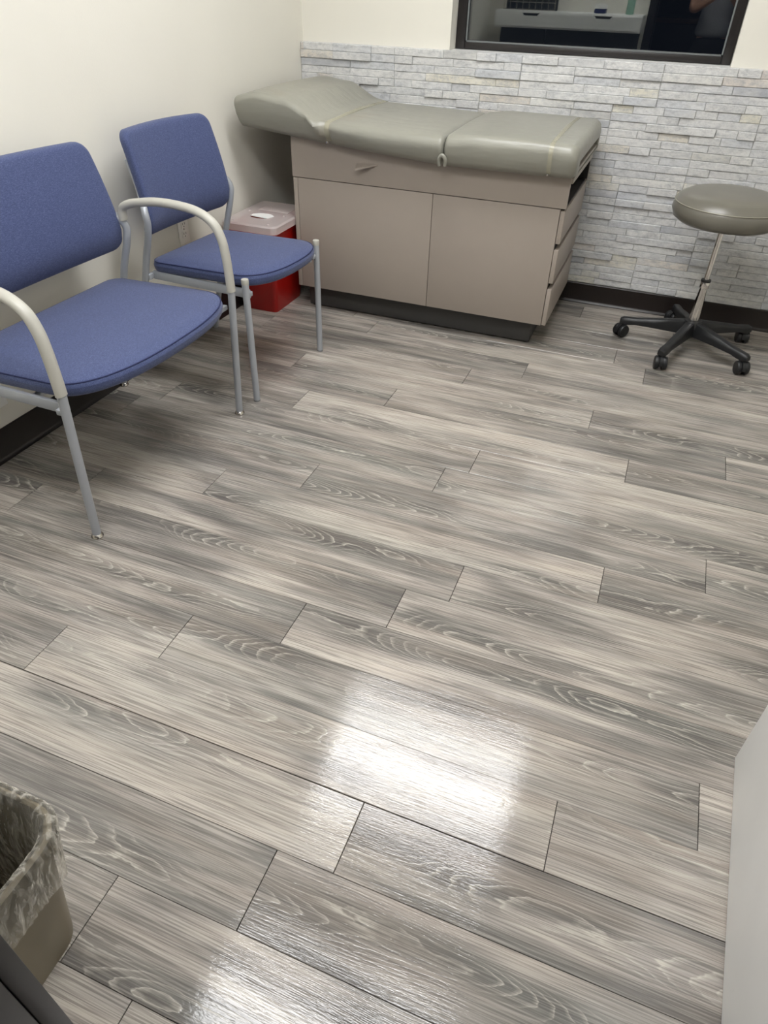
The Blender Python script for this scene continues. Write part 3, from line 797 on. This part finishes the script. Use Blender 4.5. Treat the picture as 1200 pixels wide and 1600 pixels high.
def chair(name, loc, rz, label, hw_leg, hw_seat, hw_back, ffx, rear, xf, bow, arms, glides, lean, curve):
    t = empty(name, loc, label, 'chair', None, rz)
    Z0, TH = 0.430, 0.046
    ol = seat_outline(hw_seat, -0.165, xf, bow)
    def ms(a, b, h): return Vector((a, b, Z0 + h + 0.010 * (a - 0.1) / 0.3))
    seat = slab(ms, ol, TH, 0.016, 0.019).make('seat', FABRIC, t, True, True, 80)
    seat.location = (0, 0, 0)
    pi = [ms(a, b, TH - 0.0058) for a, b in ol]
    n = len(ol); pp = []
    for i in range(n):
        tx, ty = ol[(i + 1) % n][0] - ol[i - 1][0], ol[(i + 1) % n][1] - ol[i - 1][1]; L = math.hypot(tx, ty) or 1
        pp.append(pi[i] + Vector((-ty / L * 0.0048, tx / L * 0.0048, 0)))
    MB().tube(pp, 0.0021, 6, closed=True).make('seat_seam', SEAM, seat, True, True)
    # backrest pad: front face follows the lumbar curve
    def bx(z):
        if z > 0.63: return -0.100 - 0.058 * ((z - 0.63) / 0.255) ** 1.35
        return -0.100 - 0.022 * ((0.63 - z) / 0.07) ** 2
    def mbk(y, z, h):
        return Vector((bx(z) - 0.040 + h - curve * (1 - (y / hw_back) ** 2), y, z))
    ob = []
    for y, z in rrect(-hw_back, hw_back, 0.558, 0.888, 0.035):
        k = (z - 0.558) / 0.33
        ob.append((y * (1 - 0.05 * max(0.0, k) ** 1.5), z + (0.004 * (1 - (y / hw_back) ** 2) if k > 0.5 else -0.008 * (1 - (y / hw_back) ** 2))))
    slab(lambda y, z, h: mbk(y, z, h), ob, 0.040, 0.003, 0.013).make('backrest', FABRIC, t, True, True, 80)
    rl = 0.0125
    for s in (-1, 1):
        y = s * hw_leg
        P = [(rear[0][0], y, 0.012 if glides else 0.0)] + [(a, y - (s * 0.045 if z > 0.66 else 0), z) for a, z in rear[1:]]
        lg = MB().tube(catmull(P), rl, 14).make('rear_leg', GREYMETAL, t, True, True, 60)
        if glides:
            MB().lathe([(0.0, 0.0), (0.016, 0.0), (0.018, 0.004), (0.015, 0.010), (0.009, 0.0155)], (rear[0][0], y, 0), 18).make('glide', STEEL, lg, True, True, 50)
        top = 0.474 if arms else 0.458
        fl = MB().tube([(ffx, y, 0.012 if glides else 0.006), (ffx + lean, y, top)], rl, 16).make('front_leg', GREYMETAL, t, True, True, 60)
        if glides:
            MB().lathe([(0.0, 0.0), (0.016, 0.0), (0.018, 0.004), (0.015, 0.010), (0.009, 0.0155)], (ffx, y, 0), 18).make('glide', STEEL, fl, True, True, 50)
        else:
            MB().lathe([(0.0, 0.0), (0.0125, 0.0), (0.0125, 0.006)], (ffx, y, 0), 16).make('leg_tip', simple('grey_tip', (120, 122, 124), 0.5, 0.03, 20), fl, True, True, 40)
            MB().lathe([(0.0130, 0.4585), (0.0135, 0.462), (0.0135, 0.474), (0.0125, 0.477), (0.0, 0.478)], (ffx + lean, y, 0), 16).make('leg_cap', ARMGREY, fl, True, True, 40)
        if arms:
            A = [(ffx + lean, 0.4745), (ffx + lean - 0.001, 0.52), (ffx + lean - 0.005, 0.59), (ffx + lean - 0.015, 0.645), (ffx + lean - 0.042, 0.691), (ffx + lean - 0.108, 0.720), (0.071, 0.728), (-0.030, 0.716), (-0.080, 0.701), (-0.096, 0.684), (-0.098, 0.655)]
            MB().tube(catmull([(a, y, z) for a, z in A], 7), 0.0135, 16, 1.25, 1.0, ref=(0, 1, 0)).make('armrest', ARMGREY, t, True, True, 60)
        # seat rail from the front leg to the rear leg, bracket stubs on the seat
        MB().box(-0.155, ffx - 0.006, min(y - s * 0.026, y - s * 0.038), max(y - s * 0.026, y - s * 0.038), 0.396, 0.428, 0.003).make('side_rail', GREYMETAL, t, True, True)
        MB().box(ffx - 0.012, ffx + 0.004, min(y, y - s * 0.035), max(y, y - s * 0.035), 0.408, 0.424, 0.002).make('seat_bracket', GREYMETAL, t, True, True)
        MB().box(-0.166, -0.150, min(y, y - s * 0.038), max(y, y - s * 0.038), 0.400, 0.420, 0.002).make('rear_bracket', GREYMETAL, t, True, True)
    MB().tube([(0.14, -hw_leg + 0.034, 0.410), (0.14, hw_leg - 0.034, 0.410)], 0.010, 10).make('cross_bar', GREYMETAL, t, True, True, 60)
    MB().tube([(-0.12, -hw_leg + 0.034, 0.410), (-0.12, hw_leg - 0.034, 0.410)], 0.010, 10).make('cross_bar', GREYMETAL, t, True, True, 60)
    return t

chair('wide_armchair', (-0.999, 1.013, 0.0), math.radians(-1.0), 'wide blue fabric armchair with curved grey armrests, nearest the camera', 0.393, 0.362, 0.386, 0.271,
      [(-0.266, 0.0), (-0.200, 0.25), (-0.145, 0.47), (-0.103, 0.585), (-0.101, 0.645), (-0.160, 0.715), (-0.188, 0.80)], 0.205, 0.172, True, True, 0.026, 0.022)
chair('side_chair', (-0.973, 1.783, 0.0), math.radians(-3.5), 'armless blue fabric side chair between the wide armchair and the beige cabinet', 0.2525, 0.232, 0.243, 0.279,
      [(-0.279, 0.0), (-0.215, 0.25), (-0.155, 0.46), (-0.116, 0.585), (-0.116, 0.645), (-0.166, 0.715), (-0.190, 0.80)], 0.200, 0.150, False, False, 0.0, 0.026)

# ------------------------------------------------------------------ red sharps bin with translucent lid
sb = empty('sharps_bin', (-1.13, 2.44, 0.0), 'red plastic sharps bin with translucent lid, behind armless chair beside cabinet', 'bin')
def rect_loop(x0, x1, y0, y1, r, z, n=5):
    return [Vector((a, b, z)) for a, b in rrect(x0, x1, y0, y1, r, n, 2)]
def lp_at(z):
    u = z / 0.42
    return (-1.225 - 0.030 * u, -1.055 + 0.058 * u, 2.315 - 0.075 * u, 2.58 + 0.02 * u)
L = [rect_loop(*lp_at(0.0), 0.02, 0.0)]
for z in (0.02, 0.2, 0.385): L.append(rect_loop(*lp_at(z), 0.02, z))
a = lp_at(0.39); L.append(rect_loop(a[0] - 0.006, a[1] + 0.006, a[2] - 0.006, a[3] + 0.006, 0.022, 0.390)); L.append(rect_loop(a[0] - 0.006, a[1] + 0.006, a[2] - 0.006, a[3] + 0.006, 0.022, 0.404))
L.append(rect_loop(*lp_at(0.41), 0.02, 0.404)); 
for z in (0.38, 0.1, 0.012):
    a = lp_at(z); L.append(rect_loop(a[0] + 0.003, a[1] - 0.003, a[2] + 0.003, a[3] - 0.003, 0.018, z))
MB().loft(L).make('bin_body', RED, sb, True, auto=40)
a = lp_at(0.40)
box('front_handle', (a[0] + a[1]) / 2 - 0.06, (a[0] + a[1]) / 2 + 0.03, a[2] - 0.016, a[2] - 0.0065, 0.372, 0.382, RED, sb, 0.002)
# lid: rim, deck with a round opening, drop cup
lx0, lx1, ly0, ly1 = a[0] - 0.008, a[1] + 0.016, a[2] - 0.016, a[3] + 0.014
L = [rect_loop(lx0 + .004, lx1 - .004, ly0 + .004, ly1 - .004, 0.024, 0.3965), rect_loop(lx0, lx1, ly0, ly1, 0.028, 0.3965), rect_loop(lx0, lx1, ly0, ly1, 0.028, 0.424), rect_loop(lx0 + .006, lx1 - .006, ly0 + .006, ly1 - .006, 0.026, 0.431)]
hc = Vector((-1.128, 2.372, 0.0)); hr = (0.060, 0.045)
nl = len(L[0])
inner = []
for v in L[-1]:
    an = math.atan2((v.y - hc.y), (v.x - hc.x)); inner.append(Vector((hc.x + hr[0] * math.cos(an), hc.y + hr[1] * math.sin(an), 0.431)))
mid = [L[-1][i].lerp(inner[i], 0.5) for i in range(nl)]
L += [mid, inner, [v + Vector((0, 0, -0.004)) for v in inner]]
MB().loft(L, cap=False).make('bin_lid', LID, sb, True, auto=40)
# raised rear panel and white rotating flap in the opening
box('lid_panel', lx0 + 0.075, lx1 - 0.05, hc.y + 0.075, hc.y + 0.15, 0.4312, 0.4345, LID, sb, 0.001)
half = [(hc.x + hr[0] * 0.99 * math.cos(x), hc.y + hr[1] * 0.99 * math.sin(x)) for x in [math.radians(-35 + 228 * k / 24) for k in range(25)]]
V = [(a_, b_, 0.4275) for a_, b_ in half] + [(a_, b_, 0.4300) for a_, b_ in half]; m = len(half)
mesh('drop_flap', V, [tuple(range(m)), tuple(range(m, 2 * m))] + [(i, (i + 1) % m, m + (i + 1) % m, m + i) for i in range(m)], WHITE, sb)
for x, y in ((lx0 + 0.05, ly0 + 0.03), (lx1 - 0.05, ly0 + 0.03), (lx1 - 0.045, hc.y + 0.03), (lx0 + 0.04, hc.y + 0.05), ((lx0 + lx1) / 2, ly1 - 0.02)):
    MB().lathe([(0.006, 0.4312), (0.005, 0.435), (0.0, 0.4358)], (x, y, 0), 12).make('lid_stud', LID, sb, True, auto=40)

# ------------------------------------------------------------------ wall plates
def outlet(name, y, z, w_, h_, label, duplex):
    x = wall_x(y) + 0.0003
    o = empty(name, (x, y, z), label, 'outlet' if duplex else 'wall plate')
    box('cover_plate', x, x + 0.006, y - w_ / 2, y + w_ / 2, z - h_ / 2, z + h_ / 2, OUTLET if duplex else WHITE, o, 0.002)
    if duplex:
        for dz in (0.0195, -0.0195):
            r = box('receptacle', x + 0.006, x + 0.0085, y - 0.017, y + 0.017, z + dz - 0.0145, z + dz + 0.0145, OUTLET, o, 0.001)
            box('slot', x + 0.0084, x + 0.0088, y - 0.0080, y - 0.0055, z + dz - 0.002, z + dz + 0.007, SLOT, r)
            box('slot', x + 0.0084, x + 0.0088, y + 0.0055, y + 0.0080, z + dz - 0.002, z + dz + 0.007, SLOT, r)
            MB().lathe([(0.0025, 0.0084), (0.0025, 0.0088)], (x, y, z + dz - 0.0085), 10, (1, 0, 0)).make('ground_hole', SLOT, r)
        MB().lathe([(0.0032, 0.006), (0.0025, 0.0075), (0.0, 0.0078)], (x, y, z), 10, (1, 0, 0)).make('screw', STEEL, o, True)
    else:
        MB().lathe([(0.0032, 0.006), (0.0025, 0.0075), (0.0, 0.0078)], (x, y, z + 0.04), 10, (1, 0, 0)).make('screw', STEEL, o, True)
        MB().lathe([(0.0032, 0.006), (0.0025, 0.0075), (0.0, 0.0078)], (x, y, z - 0.04), 10, (1, 0, 0)).make('screw', STEEL, o, True)
outlet('wall_outlet', 1.968, 0.458, 0.070, 0.115, 'ivory duplex outlet on the left wall behind the armless chair', True)
outlet('wall_plate', 0.864, 0.232, 0.070, 0.115, 'white blank plate low on left wall at picture edge', False)

# ------------------------------------------------------------------ waste bin and its liner
wb = empty('waste_bin', (-0.20, -0.30, 0.0), 'beige plastic waste bin on the floor at lower left', 'bin')
def wb_at(z, g=0.0):
    u = z / 0.31
    return (-0.335 - 0.022 * u - g, -0.061 + 0.019 * u + g, -0.385 - 0.010 * u - g, -0.240 + 0.038 * u + g)
RB = 0.045
L = [rect_loop(*wb_at(0.0), RB, 0.0)]
for z in (0.01, 0.15, 0.290): L.append(rect_loop(*wb_at(z), RB + 0.03 * z, z))
L += [rect_loop(*wb_at(0.292, 0.007), RB + .015, 0.292), rect_loop(*wb_at(0.31, 0.008), RB + .015, 0.306), rect_loop(*wb_at(0.31, 0.003), RB + .012, 0.311), rect_loop(*wb_at(0.31, -0.002), RB + .01, 0.308)]
for z in (0.28, 0.15, 0.012): L.append(rect_loop(*wb_at(z, -0.003), RB + .02 * z, z))
MB().loft(L).make('bin_body', BEIGEBIN, wb, True, auto=40)
# liner: in the bin, over the rim, hanging outside with a crumpled hem
lr = random.Random(5)
prof = [(-0.012, 0.03), (-0.010, 0.10), (-0.014, 0.17), (-0.012, 0.24), (-0.009, 0.285), (-0.004, 0.311), (0.001, 0.3155), (0.008, 0.3165), (0.0125, 0.311), (0.0125, 0.295), (0.010, 0.265), (0.010, 0.225), (0.009, 0.185)]
nn = 180; loops = []
ph = [lr.uniform(0, 6.28) for _ in range(12)]
for j, (g, z) in enumerate(prof):
    base_lp = [Vector((a_, b_, 0)) for a_, b_ in rrect(*wb_at(min(z, 0.31), g), RB + 0.012, 12, 34)]
    # resample to nn points by arc length
    d = [0.0]
    for i in range(len(base_lp)): d.append(d[-1] + (base_lp[(i + 1) % len(base_lp)] - base_lp[i]).length)
    out = []; i = 0
    for k in range(nn):
        s_ = d[-1] * k / nn
        while d[i + 1] < s_: i += 1
        u = (s_ - d[i]) / max(1e-9, d[i + 1] - d[i]); out.append(base_lp[i].lerp(base_lp[(i + 1) % len(base_lp)], u))
    c = sum(out, Vector((0, 0, 0))) / nn
    for k in range(nn):
        an = 2 * PI * k / nn
        amp = 0.004 if z < 0.3 else 0.0012
        if g < 0: amp = 0.006 if z < 0.28 else 0.0012
        rp = sum(math.sin(an * f + ph[q] + z * 30 * (q % 3 - 1)) for q, f in enumerate((23, 37, 54, 71))) * 0.25
        q = out[k] - c; q.normalize()
        off = (rp * amp) if g < 0 else (abs(rp) * amp * 1.5)
        out[k] = out[k] + q * (off if g >= 0 else -abs(rp) * amp)
        dz = 0.0
        if j == len(prof) - 1: dz = 0.022 * math.sin(an * 2 + 1.0) + 0.010 * math.sin(an * 5 + 2)
        if 5 <= j <= 8: dz = 0.0016 * (rp + 1)
        out[k].z = z + dz
    loops.append(out)
ln = MB().loft(loops, cap=False).make('bin_liner', LINER, None, True, auto=80)
tag(ln, 'crumpled clear plastic liner folded over the rim of the beige waste bin', 'bin liner')

# ------------------------------------------------------------------ things behind the camera that the window mirrors
fu = empty('floating_drawer_unit', (-0.555, -0.27, 0.97), 'white floating drawer shelf on the doorway wall, mirrored in the dark window', 'shelf')
box('carcass', -1.175, 0.060, YF + 0.0005, -0.150, 0.972, 1.092, WHITE, fu, 0.002)
for x0, x1 in ((-1.160, -0.565), (-0.555, 0.045)):
    xm = (x0 + x1) / 2
    mb = MB(); z0, z1 = 0.985, 1.078
    Fr = [(x0, z0), (x1, z0), (x1, z1), (xm + 0.075, z1), (xm + 0.055, z1 - 0.018), (xm - 0.055, z1 - 0.018), (xm - 0.075, z1), (x0, z1)]
    n = len(Fr); V = [(a_, -0.1495, b_) for a_, b_ in Fr] + [(a_, -0.140, b_) for a_, b_ in Fr]
    d = mesh('drawer', V, [tuple(range(n)), tuple(range(n, 2 * n))] + [(i, (i + 1) % n, n + (i + 1) % n, n + i) for i in range(n)], WHITE, fu)
    box('grip_shadow', xm - 0.075, xm + 0.075, -0.1499, -0.1492, z1 - 0.020, z1, SLOT, d)
bo = empty('pump_bottle', (-0.06, -0.26, 1.0922), 'pale green pump bottle on the right end of the floating shelf', 'bottle')
MB().lathe([(0.0, 1.0925), (0.030, 1.0925), (0.032, 1.098), (0.032, 1.20), (0.026, 1.222), (0.012, 1.232), (0.012, 1.24)], (-0.06, -0.26, 0), 24).make('bottle_body', simple('green_bottle', (150, 190, 170), 0.25, 0.04, 10), bo, True, auto=40)
mb = MB(); mb.lathe([(0.014, 1.2402), (0.014, 1.255), (0.004, 1.257), (0.004, 1.275)], (-0.06, -0.26, 0), 16); mb.tube([(-0.06, -0.26, 1.277), (-0.06, -0.22, 1.275)], 0.005, 8)
mb.make('pump', WHITE, bo, True, auto=40)
bx = empty('tissue_box', (-0.30, -0.27, 1.0922), 'small navy and white box on the middle right of the floating shelf', 'box')
box('box_base', -0.345, -0.255, -0.32, -0.22, 1.0925, 1.125, simple('navy_card', (34, 44, 86), 0.5, 0.05, 10), bx, 0.002); box('box_top', -0.345, -0.255, -0.32, -0.22, 1.1252, 1.155, WHITE, bx, 0.002)
ra = empty('wire_rack', (-0.90, -0.27, 1.0922), 'black wire rack on the left end of the floating shelf', 'rack')
for k in range(9): MB().tube([(-1.12 + 0.055 * k, -0.22, 1.0926), (-1.12 + 0.055 * k, -0.22, 1.36)], 0.0025, 6).make('upright_wire', STEEL, ra, True)
for k in range(6): MB().tube([(-1.125, -0.2245, 1.10 + 0.05 * k), (-0.675, -0.2245, 1.10 + 0.05 * k)], 0.0025, 6).make('cross_wire', STEEL, ra, True)
box('rack_back', -1.125, -0.675, -0.345, -0.335, 1.0926, 1.36, BLACK, ra, 0.002)
bd = empty('wall_board', (-0.56, YF, 0.45), 'dark grey two-part board on the wall under the floating shelf', 'board')
BOARD = simple('dark_grey_board', (62, 66, 68), 0.5, 0.08, 6)
box('board_panel', -1.17, -0.765, YF + 0.0005, YF + 0.018, 0.45, 0.968, BOARD, bd, 0.002); box('board_panel', -0.760, 0.045, YF + 0.0005, YF + 0.018, 0.45, 0.968, BOARD, bd, 0.002)
# counter across the hallway
co = empty('hallway_counter', (0.6, -2.35, 0.0), 'dark brown counter across the hallway behind the doorway', 'counter')
box('counter_front', -0.1, 1.6, -2.55, -2.15, 0.0, 0.98, simple('counter_dark', (40, 36, 40), 0.5, 0.2, 12), co, 0.004)
box('counter_top', -0.12, 1.62, -2.57, -2.10, 0.9805, 1.02, simple('counter_wood', (120, 84, 56), 0.4, 0.1, 12), co, 0.004)

# ------------------------------------------------------------------ the photographer, standing in the doorway
def skin(name, joints, edges, mat, parent, root, levels=2):
    """joints: list of ((x, y, z), (rx, ry)); one continuous surface grown over the skeleton"""
    me = bpy.data.meshes.new(name); b = base(parent)
    me.from_pydata([tuple(Vector(j[0]) - b) for j in joints], edges, [])
    o = link(name, me, mat, parent)
    sm = o.modifiers.new('skin', 'SKIN'); sm.use_smooth_shade = True; sm.branch_smoothing = 0.6
    for i, j in enumerate(joints):
        d = me.skin_vertices[0].data[i]; d.radius = j[1]; d.use_root = (i == root)
    ss = o.modifiers.new('subdiv', 'SUBSURF'); ss.levels = levels; ss.render_levels = levels
    return o
CAM = Vector((0.581, -0.517, 1.328))
PX, PY = 0.625, -0.96
pe = empty('person', (PX, PY, 0.0), 'person in grey T-shirt and black trousers holding up a phone, mirrored in the window', 'person')
SKIN = simple('skin', (196, 150, 124), 0.5, 0.03, 20); TEE = simple('grey_tee', (140, 140, 144), 0.85, 0.04, 30, 0.15, 500)
TROU = simple('black_trousers', (22, 22, 25), 0.8, 0.1, 30); HAIR = simple('dark_hair', (38, 28, 22), 0.55, 0.2, 60); SHOE = simple('black_shoe', (24, 24, 26), 0.5, 0.1, 30)
PC = CAM - FWn * 0.0135 - UPn * 0.052           # centre of the phone
J, E_ = [], []
def jt(p, r, par=None):
    J.append((tuple(p), r if isinstance(r, tuple) else (r, r)))
    if par is not None: E_.append((par, len(J) - 1))
    return len(J) - 1
pel = jt((PX, PY, 0.93), (0.125, 0.085)); wa = jt((PX, PY, 1.08), (0.115, 0.080), pel); ch = jt((PX, PY + 0.01, 1.27), (0.135, 0.09), wa)
nb = jt((PX, PY + 0.01, 1.42), (0.06, 0.06), ch); nk = jt((PX, PY + 0.025, 1.49), 0.052, nb)
h1 = jt((PX, PY + 0.045, 1.56), (0.070, 0.082), nk); h2 = jt((PX, PY + 0.045, 1.64), (0.075, 0.092), h1); h3 = jt((PX, PY + 0.035, 1.70), (0.055, 0.07), h2)
for sd in (-1, 1):
    hip = jt((PX + sd * 0.09, PY, 0.86), 0.072, pel); kn = jt((PX + sd * 0.105, PY + 0.01, 0.48), 0.058, hip); an = jt((PX + sd * 0.11, PY - 0.015, 0.09), 0.040, kn)
    jt((PX + sd * 0.115, PY + 0.11, 0.035), (0.036, 0.026), an)
    sh = jt((PX + sd * 0.175, PY + 0.005, 1.37), 0.058, ch); el = jt((PX + sd * 0.215, PY + 0.10, 1.12), 0.042, sh)
    wr = PC + RTn * (sd * 0.060) - UPn * 0.115 - FWn * 0.045
    w_ = jt(wr, (0.027, 0.021), el)
    pm = PC + RTn * (sd * 0.056) - UPn * 0.045 - FWn * 0.030
    p_ = jt(pm, (0.030, 0.016), w_)
    for q, (du, ln_) in enumerate(((0.030, 1.0), (0.010, 1.08), (-0.010, 1.0), (-0.028, 0.82))):
        a0 = pm + UPn * du - FWn * 0.0 + RTn * (sd * 0.006); a1 = PC + RTn * (sd * 0.056) + UPn * (du - 0.038) + FWn * (0.006 * ln_); a2 = PC + RTn * (sd * (0.044 - 0.012 * (ln_ - 0.8))) + UPn * (du - 0.040) + FWn * 0.0155
        f0 = jt(a0, 0.0095, p_); f1 = jt(a1, 0.0085, f0); jt(a2, 0.0075, f1)
    t0 = jt(pm + UPn * 0.012 - RTn * (sd * 0.022) - FWn * 0.008, 0.0115, p_); jt(PC + RTn * (sd * 0.020) - UPn * 0.012 - FWn * 0.0165, 0.0095, t0)
body = skin('body', J, E_, SKIN, pe, pel)
# clothing
J, E_ = [], []
a = jt((PX, PY, 0.915), (0.182, 0.138)); b = jt((PX, PY, 1.00), (0.166, 0.124), a); c_ = jt((PX, PY, 1.10), (0.155, 0.112), b); d_ = jt((PX, PY + 0.01, 1.27), (0.172, 0.125), c_); e_ = jt((PX, PY + 0.01, 1.40), (0.085, 0.075), d_)
for sd in (-1, 1):
    f_ = jt((PX + sd * 0.178, PY + 0.005, 1.37), 0.075, d_); jt((PX + sd * 0.203, PY + 0.06, 1.22), 0.068, f_)
skin('t_shirt', J, E_, TEE, pe, 0)
J, E_ = [], []
a = jt((PX, PY, 0.985), (0.150, 0.108)); b = jt((PX, PY, 0.90), (0.166, 0.122), a)
for sd in (-1, 1):
    f_ = jt((PX + sd * 0.092, PY, 0.83), 0.100, b); g_ = jt((PX + sd * 0.106, PY + 0.01, 0.48), 0.074, f_); jt((PX + sd * 0.11, PY - 0.01, 0.10), 0.062, g_)
skin('trousers', J, E_, TROU, pe, 0)
J, E_ = [], []
a = jt((PX, PY + 0.015, 1.60), (0.085, 0.085)); b = jt((PX, PY + 0.025, 1.67), (0.084, 0.098), a); jt((PX, PY + 0.025, 1.725), (0.060, 0.075), b)
skin('hair', J, E_, HAIR, pe, 0)
for sd in (-1, 1):
    J, E_ = [], []
    a = jt((PX + sd * 0.11, PY - 0.03, 0.046), (0.046, 0.042)); b = jt((PX + sd * 0.113, PY + 0.05, 0.044), (0.046, 0.038), a); jt((PX + sd * 0.117, PY + 0.14, 0.032), (0.042, 0.026), b)
    skin('shoe', J, E_, SHOE, pe, 0)
# face: nose, mouth, eyes, ears
mb = MB(); mb.loft([[Vector((PX + x, PY + 0.128 + y, z)) for x, y in ((-w2, 0), (0, dp), (w2, 0), (0, -0.012))] for z, w2, dp in ((1.598, 0.006, 0.006), (1.575, 0.010, 0.016), (1.556, 0.015, 0.024), (1.548, 0.012, 0.010))])
mb.make('nose', SKIN, body, True)
MB().tube([(PX - 0.022, PY + 0.122, 1.522), (PX, PY + 0.130, 1.521), (PX + 0.022, PY + 0.122, 1.522)], [0.003, 0.006, 0.003], 8).make('mouth', simple('lips', (170, 104, 92), 0.5, 0.03, 20), body, True)
for sd in (-1, 1):
    MB().lathe([(0.0, -0.010), (0.008, -0.007), (0.011, 0.0), (0.008, 0.007), (0.0, 0.010)], (PX + sd * 0.031, PY + 0.122, 1.605), 12, (0, 1, 0)).make('eye', WHITE, body, True)
    MB().lathe([(0.0, -0.008), (0.020, -0.006), (0.026, 0.0), (0.020, 0.006), (0.0, 0.008)], (PX + sd * 0.078, PY + 0.03, 1.59), 14, (1, 0, 0)).make('ear', SKIN, body, True)
# the phone
ph_ = empty('smartphone', tuple(PC), 'black smartphone held up in both hands in the doorway', 'phone')
lp0 = [PC + RTn * a_ + UPn * b_ for a_, b_ in rrect(-0.0375, 0.0375, -0.076, 0.076, 0.011, 5, 2)]
MB().loft([[p - FWn * 0.0038 for p in lp0], [p + FWn * 0.0038 for p in lp0]]).make('phone_body', BLACK, ph_)
